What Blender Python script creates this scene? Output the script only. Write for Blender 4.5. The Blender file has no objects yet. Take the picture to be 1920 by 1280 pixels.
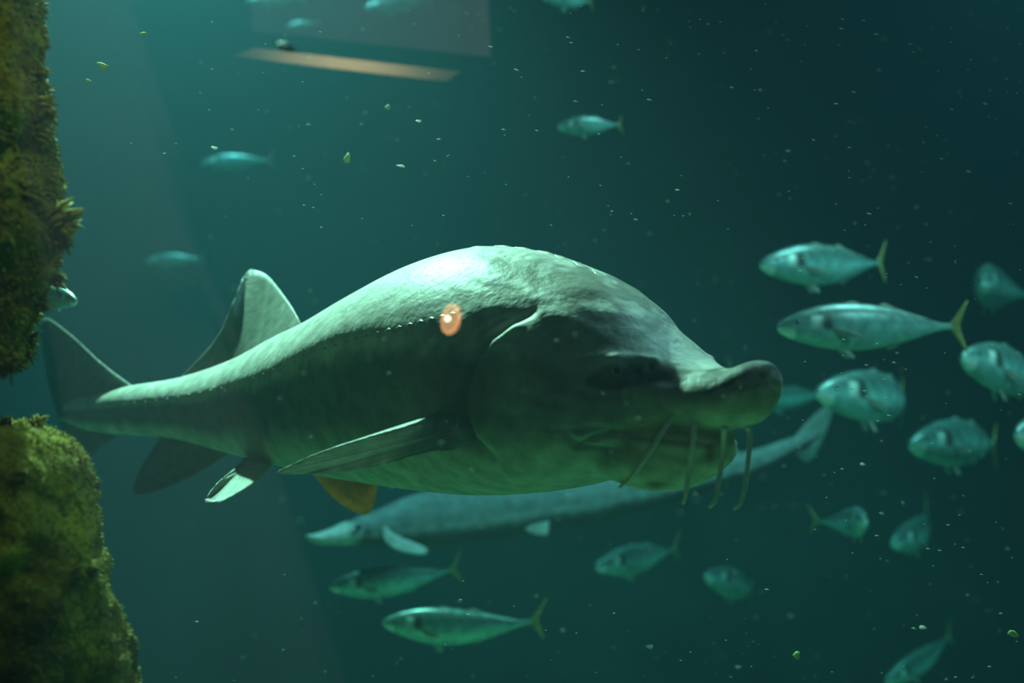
import bpy, bmesh, math, random
import numpy as np
from mathutils import Vector, Matrix, noise as mnoise
from mathutils.bvhtree import BVHTree
from mathutils.kdtree import KDTree

R = random.Random(11)
S = bpy.context.scene
C = S.collection
F = 2300.0                       # focal length in pixels of the 1920 x 1280 frame
PANE_Y = 0.90


def at(px, py, Y):
    """the point at depth Y seen at pixel (px, py); the camera stands at the origin looking along +Y"""
    return Vector(((px - 960.0) / F * Y, Y, (640.0 - py) / F * Y))


def proj(v):
    return 960.0 + v[0] / v[1] * F, 640.0 - v[2] / v[1] * F


# ------------------------------------------------------------------ camera, world, lights, exposure
cam_d = bpy.data.cameras.new('camera')
cam = bpy.data.objects.new('camera', cam_d)
C.objects.link(cam)
cam.rotation_euler = (math.pi / 2, 0, 0)
cam_d.sensor_width = 36.0
cam_d.lens = 36.0 * F / 1920.0
cam_d.clip_start, cam_d.clip_end = 0.05, 100
cam_d.dof.use_dof = True
cam_d.dof.focus_distance = 2.35
cam_d.dof.aperture_fstop = 1.8
S.camera = cam

W = bpy.data.worlds.new('world')
S.world = W
W.use_nodes = True
W.node_tree.nodes['Background'].inputs['Color'].default_value = (0.0, 0.0, 0.0, 1)

S.view_settings.view_transform = 'Standard'
S.view_settings.look = 'None'
S.view_settings.gamma = 1.0
S.view_settings.use_curve_mapping = False
S.view_settings.exposure = 0.0


def aim(o, target):
    o.rotation_euler = (Vector(target) - o.location).to_track_quat('-Z', 'Y').to_euler()


def spot(name, loc, target, power, color, angle, blend=0.6, radius=0.08):
    d = bpy.data.lights.new(name, 'SPOT')
    d.energy, d.color, d.spot_size, d.spot_blend, d.shadow_soft_size = power, color, math.radians(angle), blend, radius
    o = bpy.data.objects.new(name, d)
    C.objects.link(o)
    o.location = loc
    aim(o, target)
    return o


def area(name, loc, target, power, color, sx, sy, spread=180):
    d = bpy.data.lights.new(name, 'AREA')
    d.shape, d.size, d.size_y = 'RECTANGLE', sx, sy
    d.energy, d.color, d.spread = power, color, math.radians(spread)
    o = bpy.data.objects.new(name, d)
    C.objects.link(o)
    o.location = loc
    aim(o, target)
    return o


# lamps over the water (out of the frame), an added fill for the rock, and the hall's own ceiling light behind the visitor
spot('tank_lamp_key', (-1.6, 5.0, 3.4), (-0.85, 2.9, 0.05), 5800, (1.0, 0.86, 0.66), 46, 0.7, 0.08)
spot('tank_lamp_back', (-1.9, 6.2, 3.6), (-1.3, 5.6, -0.6), 1100, (0.9, 1.0, 1.15), 95, 1.0, 0.2)
area('tank_lamp_front', (2.3, 3.9, 3.0), (1.95, 3.7, 0.0), 135, (0.95, 1.0, 1.05), 1.4, 1.0, 130)
spot('tank_lamp_side', (2.7, 1.9, 1.7), (1.8, 4.2, -0.2), 250, (0.95, 1.0, 1.05), 62, 0.9, 0.15)
spot('added_rock_fill', (-0.3, 1.0, 1.25), (-0.85, 1.75, 0.25), 26, (1.0, 0.95, 0.8), 46, 0.9, 0.1)  # added fill without a fixture, brightens the face of the upper rock
area('hall_light', (0.5, -0.6, 3.4), (0.2, -3.6, 0.4), 40, (1.0, 0.90, 0.92), 1.0, 0.4, 120)


# ------------------------------------------------------------------ materials
def mat(name):
    m = bpy.data.materials.new(name)
    m.use_nodes = True
    nt = m.node_tree
    b = nt.nodes['Principled BSDF']
    return m, nt, b


def skin_material(name, attr='skin', rough=0.5, metallic=0.0, noise_scale=22.0, amount=0.35, bump=0.25, bump_scale=70.0, spec=0.35, transl=0.0, stretch=None):
    """the skin's own pattern comes from a colour attribute, broken up by noise"""
    m, nt, b = mat(name)
    N, L = nt.nodes, nt.links
    a = N.new('ShaderNodeAttribute'); a.attribute_name = attr
    tc = N.new('ShaderNodeTexCoord')
    co = tc.outputs['Object']
    if stretch:
        mp = N.new('ShaderNodeMapping'); mp.inputs['Scale'].default_value = stretch
        L.new(co, mp.inputs['Vector']); co = mp.outputs['Vector']
    n = N.new('ShaderNodeTexNoise'); n.inputs['Scale'].default_value = noise_scale; n.inputs['Detail'].default_value = 5
    L.new(co, n.inputs['Vector'])
    r = N.new('ShaderNodeMapRange')
    r.inputs['From Min'].default_value, r.inputs['From Max'].default_value = 0.3, 0.7
    r.inputs['To Min'].default_value, r.inputs['To Max'].default_value = 1 - amount, 1 + amount
    L.new(n.outputs['Fac'], r.inputs['Value'])
    v = N.new('ShaderNodeVectorMath'); v.operation = 'SCALE'
    L.new(a.outputs['Color'], v.inputs[0]); L.new(r.outputs['Result'], v.inputs['Scale'])
    L.new(v.outputs['Vector'], b.inputs['Base Color'])
    b.inputs['Roughness'].default_value = rough
    b.inputs['Metallic'].default_value = metallic
    b.inputs['Specular IOR Level'].default_value = spec
    n2 = N.new('ShaderNodeTexNoise'); n2.inputs['Scale'].default_value = bump_scale; n2.inputs['Detail'].default_value = 4
    L.new(co, n2.inputs['Vector'])
    bp = N.new('ShaderNodeBump'); bp.inputs['Strength'].default_value = bump; bp.inputs['Distance'].default_value = 0.006
    L.new(n2.outputs['Fac'], bp.inputs['Height']); L.new(bp.outputs['Normal'], b.inputs['Normal'])
    if transl > 0:
        t = N.new('ShaderNodeBsdfTranslucent'); mx = N.new('ShaderNodeMixShader'); mx.inputs[0].default_value = transl
        L.new(v.outputs['Vector'], t.inputs['Color'])
        L.new(b.outputs[0], mx.inputs[1]); L.new(t.outputs[0], mx.inputs[2])
        L.new(mx.outputs[0], N['Material Output'].inputs['Surface'])
    return m


def plain_material(name, col, rough=0.5, metallic=0.0, amount=0.15, scale=30.0, emit=None, strength=0.0, transl=0.0):
    m, nt, b = mat(name)
    N, L = nt.nodes, nt.links
    tc = N.new('ShaderNodeTexCoord')
    n = N.new('ShaderNodeTexNoise'); n.inputs['Scale'].default_value = scale
    L.new(tc.outputs['Object'], n.inputs['Vector'])
    mx = N.new('ShaderNodeMix'); mx.data_type = 'RGBA'
    mx.inputs['A'].default_value = (*[c * (1 - amount) for c in col], 1)
    mx.inputs['B'].default_value = (*[min(1, c * (1 + amount)) for c in col], 1)
    L.new(n.outputs['Fac'], mx.inputs['Factor']); L.new(mx.outputs['Result'], b.inputs['Base Color'])
    b.inputs['Roughness'].default_value = rough
    b.inputs['Metallic'].default_value = metallic
    if emit:
        b.inputs['Emission Color'].default_value = (*emit, 1)
        b.inputs['Emission Strength'].default_value = strength
    if transl:
        t = N.new('ShaderNodeBsdfTranslucent'); ms = N.new('ShaderNodeMixShader'); ms.inputs[0].default_value = transl
        t.inputs['Color'].default_value = (*col, 1)
        L.new(b.outputs[0], ms.inputs[1]); L.new(t.outputs[0], ms.inputs[2]); L.new(ms.outputs[0], N['Material Output'].inputs['Surface'])
    return m


M_STURGEON = skin_material('sturgeon_skin', rough=0.5, amount=0.30, noise_scale=26, bump=0.35, bump_scale=60, spec=0.12)
M_FIN = skin_material('sturgeon_fin', attr='skin', rough=0.5, amount=0.25, noise_scale=40, bump=0.2, transl=0.35)
M_FISH = skin_material('mackerel_skin', rough=0.35, metallic=0.25, amount=0.30, noise_scale=18, bump=0.1, spec=0.6)
M_FISHFIN = skin_material('mackerel_fin', rough=0.5, amount=0.2, noise_scale=30, bump=0.05, transl=0.5)
M_SCUTE = plain_material('scute_bone', (0.26, 0.28, 0.22), 0.45, amount=0.3, scale=60)
M_EYE = plain_material('eye_black', (0.012, 0.013, 0.012), 0.12)
M_EYERING = plain_material('eye_ring', (0.30, 0.30, 0.22), 0.4)
M_BARBEL = plain_material('barbel_skin', (0.72, 0.70, 0.55), 0.5, amount=0.2, scale=90)


# ------------------------------------------------------------------ object helpers
def link(name, me, m=None, parent=None):
    o = bpy.data.objects.new(name, me)
    C.objects.link(o)
    if m:
        me.materials.append(m)
    if parent:
        o.parent = parent
    return o


def mesh(name, verts, faces, smooth=True):
    me = bpy.data.meshes.new(name)
    me.from_pydata([tuple(map(float, v)) for v in verts], [], [tuple(map(int, f)) for f in faces])
    me.update()
    if smooth:
        me.shade_smooth()
    return me


def paint(me, cols, attr='skin'):
    a = me.color_attributes.new(attr, 'FLOAT_COLOR', 'POINT')
    c = np.ones((len(me.vertices), 4), dtype=np.float32)
    c[:, :3] = cols
    a.data.foreach_set('color', c.ravel())


def tag(o, label, cat, group=None, kind=None):
    o['label'], o['category'] = label, cat
    if group:
        o['group'] = group
    if kind:
        o['kind'] = kind
    return o


def empty(name, loc, label, cat, group=None):
    o = bpy.data.objects.new(name, None)
    o.empty_display_size = 0.05
    C.objects.link(o)
    o.location = loc
    return tag(o, label, cat, group)


def local(me, origin):
    """moves mesh data so that it is told relative to its thing's base point"""
    me.transform(Matrix.Translation(-Vector(origin)))
    return me


def box_faces(v0=0):
    return [tuple(v0 + i for i in f) for f in ((0, 3, 2, 1), (4, 5, 6, 7), (0, 1, 5, 4), (1, 2, 6, 5), (2, 3, 7, 6), (3, 0, 4, 7))]


def box(name, lo, hi, m, parent=None, bevel=0.0):
    v = [(lo[0], lo[1], lo[2]), (hi[0], lo[1], lo[2]), (hi[0], hi[1], lo[2]), (lo[0], hi[1], lo[2]),
         (lo[0], lo[1], hi[2]), (hi[0], lo[1], hi[2]), (hi[0], hi[1], hi[2]), (lo[0], hi[1], hi[2])]
    me = mesh(name, v, box_faces(), False)
    if bevel:
        bm = bmesh.new(); bm.from_mesh(me)
        bmesh.ops.bevel(bm, geom=bm.edges[:], offset=bevel, segments=2, affect='EDGES')
        bm.to_mesh(me); bm.free()
    return link(name, me, m, parent)


def catmull(P, n):
    """resample rows of control values with a Catmull-Rom spline; n samples"""
    P = np.asarray(P, float)
    k = len(P)
    u = np.linspace(0, k - 1, n)
    i = np.clip(u.astype(int), 0, k - 2)
    t = (u - i)[:, None]
    p0, p1, p2, p3 = P[np.maximum(i - 1, 0)], P[i], P[i + 1], P[np.minimum(i + 2, k - 1)]
    return 0.5 * (2 * p1 + (p2 - p0) * t + (2 * p0 - 5 * p1 + 4 * p2 - p3) * t ** 2 + (3 * p1 - p0 - 3 * p2 + p3) * t ** 3)


def resample(P, n):
    P = np.asarray(P, float)
    d = np.r_[0, np.cumsum(np.linalg.norm(np.diff(P, axis=0), axis=1))]
    t = np.linspace(0, d[-1], n)
    return np.stack([np.interp(t, d, P[:, k]) for k in range(P.shape[1])], 1)


def tube(pts, radii, n=10):
    pts = [Vector(p) for p in pts]
    V, Fc = [], []
    for i, p in enumerate(pts):
        t = (pts[min(i + 1, len(pts) - 1)] - pts[max(i - 1, 0)]).normalized()
        a = t.cross(Vector((0.3, 1, 0.1))).normalized()
        b = t.cross(a)
        for k in range(n):
            w = 2 * math.pi * k / n
            V.append(p + (a * math.cos(w) + b * math.sin(w)) * radii[i])
    for i in range(len(pts) - 1):
        for k in range(n):
            Fc.append((i * n + k, i * n + (k + 1) % n, (i + 1) * n + (k + 1) % n, (i + 1) * n + k))
    Fc.append(tuple(range(n - 1, -1, -1)))
    Fc.append(tuple(range((len(pts) - 1) * n, len(pts) * n)))
    return V, Fc


def fin_blade(root, edge, nrm, thick, nu=44, nv=14, ribs=22, rib=0.0012, camber=0.0):
    """a fin between a root line and an edge line: a tapering blade with fin rays standing proud"""
    A, B = resample(catmull(root, 80), nu), resample(catmull(edge, 80), nu)
    nrm = np.asarray(nrm, float); nrm /= np.linalg.norm(nrm)
    V, Fc, uv = [], [], []
    for side in (1, -1):
        for i in range(nu):
            for j in range(nv):
                v = j / (nv - 1); u = i / (nu - 1)
                p = A[i] * (1 - v) + B[i] * v
                edge_u = math.sqrt(max(0.0, 1 - (2 * u - 1) ** 6))
                th = thick * (1 - v) ** 0.7 * edge_u * (1.3 - 0.9 * u) + 0.0008
                th += rib * math.sin(u * ribs * 2 * math.pi) * (0.25 + 0.75 * v)
                p = p + nrm * (side * max(th, 0.0004) + camber * math.sin(v * math.pi * 0.8))
                V.append(p); uv.append((u, v))
    o = nu * nv
    for s in (0, 1):
        for i in range(nu - 1):
            for j in range(nv - 1):
                q = (s * o + i * nv + j, s * o + (i + 1) * nv + j, s * o + (i + 1) * nv + j + 1, s * o + i * nv + j + 1)
                Fc.append(q if s == 0 else q[::-1])
    rim = [i * nv + nv - 1 for i in range(nu)]
    for a, b in zip(rim[:-1], rim[1:]):
        Fc.append((a, b, b + o, a + o))
    for i in (0, nu - 1):
        for j in range(nv - 1):
            a, b = i * nv + j, i * nv + j + 1
            Fc.append((a, b, b + o, a + o))
    return V, Fc, np.array(uv)


def P3(lst):
    return [tuple(at(*p)) for p in lst]


# ------------------------------------------------------------------ water, window and tank walls
def volume_material():
    m = bpy.data.materials.new('tank_water')
    m.use_nodes = True
    N, L = m.node_tree.nodes, m.node_tree.links
    N.remove(N['Principled BSDF'])
    sc = N.new('ShaderNodeVolumeScatter'); ab = N.new('ShaderNodeVolumeAbsorption'); ad = N.new('ShaderNodeAddShader')
    sc.inputs['Color'].default_value = (0.30, 0.82, 1.0, 1)
    sc.inputs['Density'].default_value = 0.013
    sc.inputs['Anisotropy'].default_value = 0.35
    ab.inputs['Color'].default_value = (0.15, 0.80, 0.76, 1)
    ab.inputs['Density'].default_value = 0.30
    L.new(sc.outputs[0], ad.inputs[0]); L.new(ab.outputs[0], ad.inputs[1])
    L.new(ad.outputs[0], N['Material Output'].inputs['Volume'])
    return m


def pane_material():
    m = bpy.data.materials.new('window_acrylic')
    m.use_nodes = True
    N, L = m.node_tree.nodes, m.node_tree.links
    N.remove(N['Principled BSDF'])
    t = N.new('ShaderNodeBsdfTransparent'); g = N.new('ShaderNodeBsdfGlossy'); mx = N.new('ShaderNodeMixShader')
    g.inputs['Roughness'].default_value = 0.0
    mx.inputs[0].default_value = 0.12
    L.new(t.outputs[0], mx.inputs[1]); L.new(g.outputs[0], mx.inputs[2]); L.new(mx.outputs[0], N['Material Output'].inputs['Surface'])
    return m


def clear_material():
    m = bpy.data.materials.new('acrylic_in_water')
    m.use_nodes = True
    N, L = m.node_tree.nodes, m.node_tree.links
    N.remove(N['Principled BSDF'])
    t = N.new('ShaderNodeBsdfTransparent')
    L.new(t.outputs[0], N['Material Output'].inputs['Surface'])
    return m


M_WALL = plain_material('tank_wall_concrete', (0.05, 0.07, 0.065), 0.9, amount=0.4, scale=2.0)
M_SAND = plain_material('tank_sand', (0.34, 0.38, 0.20), 0.95, amount=0.25, scale=8.0)

water = box('water', (-4.45, PANE_Y + 0.05, -2.3), (4.45, 8.15, 4.4), volume_material()); water['kind'] = 'structure'
pane = box('window_1', (-3.2, PANE_Y, -2.3), (3.2, PANE_Y + 0.04, 2.4), pane_material()); pane['kind'] = 'structure'
pane.data.materials.append(clear_material())
for p in pane.data.polygons:                       # only the face in air mirrors the hall; acrylic against water hardly does
    p.material_index = 0 if p.normal.y < -0.5 else 1
bk = box('wall_back', (-4.7, 8.2, -2.5), (4.7, 8.4, 4.5), M_WALL); bk['kind'] = 'structure'
for nm, x in (('wall_left', -4.7), ('wall_right', 4.5)):
    w = box(nm, (x, PANE_Y + 0.05, -2.5), (x + 0.2, 8.2, 4.5), M_WALL); w['kind'] = 'structure'


def sand_floor():
    n = 70
    V, Fc = [], []
    for i in range(n):
        for j in range(n):
            x = -4.5 + 9.0 * i / (n - 1); y = PANE_Y + 0.05 + 7.25 * j / (n - 1)
            V.append((x, y, -2.37 + 0.05 * mnoise.noise((x * 1.2, y * 1.2, 0)) + 0.015 * mnoise.noise((x * 6, y * 6, 3))))
    for i in range(n - 1):
        for j in range(n - 1):
            Fc.append((i * n + j, (i + 1) * n + j, (i + 1) * n + j + 1, i * n + j + 1))
    o = link('floor', mesh('floor', V, Fc), M_SAND)
    o['kind'] = 'structure'


sand_floor()

# ------------------------------------------------------------------ the big sturgeon
# axis x (pixels), depth, top and bottom outline (pixels), half width (m), height of the widest line (0 top .. 1 bottom), top and bottom roundness
ST = [
    (112, 3.31, 752, 790, 0.008, 0.4, 1.8, 2.0),
    (170, 3.25, 738, 808, 0.028, 0.38, 1.7, 2.2),
    (245, 3.17, 722, 815, 0.045, 0.37, 1.6, 2.3),
    (340, 3.06, 706, 824, 0.062, 0.36, 1.55, 2.4),
    (440, 2.94, 672, 850, 0.088, 0.35, 1.5, 2.4),
    (520, 2.84, 630, 868, 0.115, 0.35, 1.5, 2.4),
    (600, 2.74, 592, 888, 0.148, 0.34, 1.5, 2.4),
    (700, 2.61, 537, 904, 0.185, 0.33, 1.5, 2.4),
    (800, 2.49, 488, 917, 0.212, 0.33, 1.5, 2.5),
    (900, 2.38, 462, 926, 0.225, 0.36, 1.55, 2.5),
    (1000, 2.29, 468, 924, 0.225, 0.45, 1.7, 2.5),
    (1080, 2.22, 492, 914, 0.215, 0.54, 1.85, 2.5),
    (1150, 2.16, 528, 894, 0.195, 0.57, 2.0, 2.5),
    (1210, 2.115, 575, 870, 0.165, 0.55, 2.1, 2.5),
    (1250, 2.09, 618, 842, 0.138, 0.55, 2.1, 2.5),
    (1290, 2.06, 658, 820, 0.116, 0.55, 2.1, 2.5),
    (1330, 2.03, 684, 808, 0.100, 0.55, 2.1, 2.5),
    (1370, 2.00, 690, 804, 0.088, 0.5, 2.2, 2.4),
    (1400, 1.985, 680, 800, 0.078, 0.47, 2.1, 2.1),
    (1425, 1.97, 674, 789, 0.064, 0.45, 2.0, 2.0),
    (1442, 1.96, 680, 768, 0.044, 0.45, 2.0, 2.0),
    (1452, 1.953, 698, 742, 0.020, 0.48, 2.0, 2.0),
]


def body_loft(st, ns, nphi):
    rows = []
    for (x, Y, top, bot, w, c, et, eb) in st:
        cy = top + (bot - top) * c
        p = at(x, cy, Y)
        rows.append((p.x, p.y, p.z, (cy - top) / F * Y, (bot - cy) / F * Y, w, et, eb))
    q = catmull(rows, ns)
    q[:, 3:6] = np.maximum(q[:, 3:6], 0.002)
    P = q[:, :3]
    T = np.gradient(P, axis=0)
    T[:, 2] = 0
    T /= np.linalg.norm(T, axis=1)[:, None]
    side = np.cross(T, np.array([0, 0, 1.0]))
    V, Fc = [], []
    for i in range(ns):
        for k in range(nphi):
            a = 2 * math.pi * k / nphi
            ca, sa = math.cos(a), math.sin(a)
            e = q[i, 6] if sa >= 0 else q[i, 7]
            y = q[i, 5] * math.copysign(abs(ca) ** (2 / e), ca)
            z = (q[i, 3] if sa >= 0 else q[i, 4]) * math.copysign(abs(sa) ** (2 / e), sa)
            V.append(P[i] + side[i] * y + np.array([0, 0, z]))
    for i in range(ns - 1):
        for k in range(nphi):
            Fc.append((i * nphi + k, (i + 1) * nphi + k, (i + 1) * nphi + (k + 1) % nphi, i * nphi + (k + 1) % nphi))
    Fc.append(tuple(range(nphi)))
    Fc.append(tuple(range(ns * nphi - 1, (ns - 1) * nphi - 1, -1)))
    return V, Fc, P, T, side


def ellipsoid(center, ax, ay, az, rx, ry, rz, n=28, m=18):
    V, Fc = [], []
    ax, ay, az = (Vector(v).normalized() for v in (ax, ay, az))
    c = Vector(center)
    for j in range(1, m):
        t = math.pi * j / m
        for i in range(n):
            p = 2 * math.pi * i / n
            V.append(c + ax * (rx * math.sin(t) * math.cos(p)) + ay * (ry * math.sin(t) * math.sin(p)) + az * (rz * math.cos(t)))
    for j in range(m - 2):
        for i in range(n):
            Fc.append((j * n + i, (j + 1) * n + i, (j + 1) * n + (i + 1) % n, j * n + (i + 1) % n))
    V += [c + az * rz, c - az * rz]
    t_, b_ = len(V) - 2, len(V) - 1
    for i in range(n):
        Fc.append((t_, i, (i + 1) % n))
        Fc.append((b_, (m - 2) * n + (i + 1) % n, (m - 2) * n + i))
    return V, Fc


def join(parts):
    V, Fc = [], []
    for v, f in parts:
        o = len(V)
        V += list(v)
        Fc += [tuple(o + i for i in q) for q in f]
    return V, Fc


def remeshed(name, V, Fc, voxel):
    me = mesh(name, V, Fc)
    o = bpy.data.objects.new('remesh_source', me)
    C.objects.link(o)
    md = o.modifiers.new('r', 'REMESH'); md.mode = 'VOXEL'; md.voxel_size = voxel
    dg = bpy.context.evaluated_depsgraph_get()
    out = bpy.data.meshes.new_from_object(o.evaluated_get(dg))
    bpy.data.objects.remove(o); bpy.data.meshes.remove(me)
    out.name = name
    return out


def get_co(me):
    a = np.empty(len(me.vertices) * 3, np.float32); me.vertices.foreach_get('co', a)
    return a.reshape(-1, 3).astype(float)


def get_no(me):
    a = np.empty(len(me.vertices) * 3, np.float32); me.vertices.foreach_get('normal', a)
    return a.reshape(-1, 3).astype(float)


def set_co(me, co):
    me.vertices.foreach_set('co', co.astype(np.float32).ravel()); me.update()


def relax(me, it, fac=0.5):
    e = np.empty(len(me.edges) * 2, np.int32); me.edges.foreach_get('vertices', e); e = e.reshape(-1, 2)
    co = get_co(me)
    deg = np.bincount(e.ravel(), minlength=len(co))[:, None]
    for _ in range(it):
        s = np.zeros_like(co)
        np.add.at(s, e[:, 0], co[e[:, 1]]); np.add.at(s, e[:, 1], co[e[:, 0]])
        co += (s / np.maximum(deg, 1) - co) * fac
    set_co(me, co)


def seg_dist(px, py, line):
    """signed pixel distance to a polyline (positive to its right when walking along it) and its parameter"""
    best = np.full(px.shape, 1e9); sgn = np.zeros(px.shape); par = np.zeros(px.shape)
    n = len(line) - 1
    for i in range(n):
        (ax, ay), (bx, by) = line[i], line[i + 1]
        dx, dy = bx - ax, by - ay
        t = np.clip(((px - ax) * dx + (py - ay) * dy) / (dx * dx + dy * dy), 0, 1)
        ex, ey = px - ax - t * dx, py - ay - t * dy
        d = np.hypot(ex, ey)
        m = d < best
        best[m] = d[m]; sgn[m] = np.sign(dx * ey - dy * ex)[m]; par[m] = ((i + t) / n)[m]
    return best, sgn, par


def smooth01(x, a, b):
    t = np.clip((x - a) / (b - a), 0, 1)
    return t * t * (3 - 2 * t)


def noise_arr(co, scale, seed=0.0):
    return np.array([mnoise.noise((v[0] * scale + seed, v[1] * scale, v[2] * scale)) for v in co])


GROUP_ST = 'sturgeons in the tank'


def big_sturgeon():
    V, Fc, P, T, side = body_loft(ST, 170, 72)
    axh = Vector((0.77, -0.64, 0)); sdh = Vector((-0.64, -0.77, 0)); up = Vector((0, 0, 1))
    parts = [(V, Fc)]
    # jaw and lips hanging under the head, cheek folds at the mouth's corners
    parts.append(ellipsoid(at(1235, 845, 2.10), axh + up * 0.05, sdh, up, 0.135, 0.128, 0.060))
    parts.append(ellipsoid(at(1250, 868, 2.085), axh + up * 0.10, sdh, up - axh * 0.10, 0.095, 0.112, 0.047))
    parts.append(ellipsoid(at(1262, 822, 2.07), axh, sdh, up, 0.108, 0.112, 0.040))
    me = remeshed('body', V=join(parts)[0], Fc=join(parts)[1], voxel=0.0048)
    relax(me, 6)
    co = get_co(me); no = get_no(me)
    # nearest axis station, local lateral and vertical coordinates
    kd = KDTree(len(P))
    for i, p in enumerate(P):
        kd.insert((p[0], p[1], 0), i)
    kd.balance()
    idx = np.array([kd.find((v[0], v[1], 0))[1] for v in co])
    rel = co - P[idx]
    lat = (rel * side[idx]).sum(1)
    near = np.where((lat < 0)[:, None], co - 2 * lat[:, None] * side[idx], co)      # both flanks told on the near one
    px, py = 960 + near[:, 0] / near[:, 1] * F, 640 - near[:, 2] / near[:, 1] * F
    latn = (no * side[idx]).sum(1) * np.sign(lat + 1e-9)
    flank = smooth01(np.abs(lat), 0.015, 0.05)
    d = np.zeros(len(co))
    # gill cover: a raised rim with a slit behind it and folds of skin
    gill = [(1010, 580), (960, 600), (915, 632), (885, 675), (868, 725), (866, 775), (885, 822), (930, 862)]
    dist, sg, par = seg_dist(px, py, gill)
    fade = np.sin(np.clip(par, 0.0, 1) * math.pi) ** 0.5 * flank
    d += fade * (-0.016 * np.exp(-((dist) / 8.0) ** 2) + np.where(sg < 0, 0.003 * np.exp(-((dist - 14) / 16.0) ** 2), -0.006 * np.exp(-(dist / 40.0) ** 2)))
    for off, dep in ((34, 0.006), (62, 0.004)):
        g2 = [(x - off * 0.9 + (4 if i < 2 else 0), y - off * 0.15) for i, (x, y) in enumerate(gill[:6])]
        dist, sg, par = seg_dist(px, py, g2)
        d += -dep * np.sin(par * math.pi) * np.exp(-(dist / 7.0) ** 2) * flank
    g3 = [(1000, 610), (950, 635), (915, 680), (900, 740), (905, 800)]
    dist, sg, par = seg_dist(px, py, g3)
    d += -0.005 * np.sin(par * math.pi) * np.exp(-(dist / 9.0) ** 2) * flank
    # cheek hollow behind the eye, brow over it, edge of the snout
    dist = np.hypot((px - 1090) / 1.7, py - 640)
    d += -0.010 * np.exp(-(dist / 38.0) ** 2) * flank
    dist, sg, par = seg_dist(px, py, [(1090, 665), (1150, 668), (1215, 672), (1290, 690)])
    d += 0.004 * np.sin(np.clip(par, 0, 1) * math.pi) * np.exp(-(dist / 9.0) ** 2) * flank
    dist, sg, par = seg_dist(px, py, [(1120, 720), (1180, 706), (1240, 705), (1300, 715)])
    d += -0.008 * np.sin(par * math.pi) * np.exp(-(dist / 14.0) ** 2) * flank
    # mouth: the crease between snout and lip, the lip's own line
    for line, dep, wd in (([(1062, 815), (1085, 835), (1110, 822), (1150, 812), (1220, 816), (1300, 828), (1372, 838)], 0.012, 5.0),
                          ([(1075, 838), (1110, 838), (1160, 842)], 0.006, 4.0),
                          ([(1020, 800), (1060, 806), (1150, 802), (1260, 806), (1350, 812)], 0.004, 6.0)):
        dist, sg, par = seg_dist(px, py, line)
        d += -dep * np.sin(np.clip(0.12 + par * 0.76, 0, 1) * math.pi) * np.exp(-(dist / wd) ** 2) * flank
    # wrinkles over the cheek and a rough snout edge
    wr = noise_arr(np.stack([px * 0.012 + py * 0.006, py * 0.045 - px * 0.012, lat * 3], 1), 1.0)
    head = smooth01(px, 830, 930) * (1 - smooth01(px, 1180, 1330)) * (1 - smooth01(py, 760, 820))
    d += 0.0035 * wr * head * flank
    # eye socket and nostrils
    for (ex, ey, rr, dep) in ((1156, 694, 11, 0.005), (1199, 690, 9, 0.009), (1220, 687, 7, 0.007)):
        dist = np.hypot(px - ex, py - ey)
        d += (-dep * np.exp(-(dist / rr) ** 2) + 0.35 * dep * np.exp(-((dist - rr * 1.9) / (rr * 0.6)) ** 2)) * flank
    # ridges that carry the scutes: along the back, and low bumps along the flank
    s = idx / (len(P) - 1.0)
    co = co + no * d[:, None]
    set_co(me, co)
    relax(me, 1, 0.4)
    # ---- skin colour, with the lit back and the shaded flank painted in
    vfrac = np.zeros(len(co))
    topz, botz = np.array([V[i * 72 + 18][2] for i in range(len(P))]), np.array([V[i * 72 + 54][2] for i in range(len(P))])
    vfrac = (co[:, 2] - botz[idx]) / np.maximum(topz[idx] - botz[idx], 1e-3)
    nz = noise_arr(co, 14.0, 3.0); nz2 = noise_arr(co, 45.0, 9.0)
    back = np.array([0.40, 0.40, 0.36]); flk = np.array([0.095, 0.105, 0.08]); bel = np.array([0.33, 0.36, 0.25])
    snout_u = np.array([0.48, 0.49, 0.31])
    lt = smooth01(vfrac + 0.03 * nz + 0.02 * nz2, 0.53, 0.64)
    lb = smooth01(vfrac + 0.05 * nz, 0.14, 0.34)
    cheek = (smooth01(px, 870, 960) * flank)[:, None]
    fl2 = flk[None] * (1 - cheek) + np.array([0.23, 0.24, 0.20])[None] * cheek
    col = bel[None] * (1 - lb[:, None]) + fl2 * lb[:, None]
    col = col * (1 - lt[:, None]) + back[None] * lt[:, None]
    # dark brown mottling over the nape and along the top of the snout
    dist, sg, par = seg_dist(px, py, [(940, 490), (1010, 520), (1070, 525), (1140, 538), (1200, 560)])
    mot = smooth01(np.exp(-(dist / 34.0) ** 2) + 0.45 * nz + 0.5 * nz2, 0.45, 0.85)[:, None] * 0.75
    col = col * (1 - mot) + np.array([0.085, 0.080, 0.055]) * mot
    hd = smooth01(px, 1120, 1220)[:, None] * smooth01(-vfrac, -0.62, -0.38)[:, None]
    col = col * (1 - hd) + snout_u * hd
    dist, sg, par = seg_dist(px, py, [(1120, 712), (1200, 704), (1270, 718), (1325, 714), (1390, 696), (1436, 684)])
    dk = smooth01(np.exp(-(dist / 28.0) ** 2) + 0.35 * nz2 + 0.25 * nz, 0.45, 0.9)[:, None] * 0.8
    col = col * (1 - dk) + np.array([0.035, 0.038, 0.032]) * dk
    for (ex, ey, rr) in ((1199, 690, 10), (1222, 686, 7)):
        k = np.exp(-(np.hypot(px - ex, py - ey) / rr) ** 2)[:, None]  # nostril pits: shade inside the holes painted into the skin
        col = col * (1 - k) + 0.01 * k
    # brown marks on the lips
    rx, ry = 960 + co[:, 0] / co[:, 1] * F, 640 - co[:, 2] / co[:, 1] * F
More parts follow.
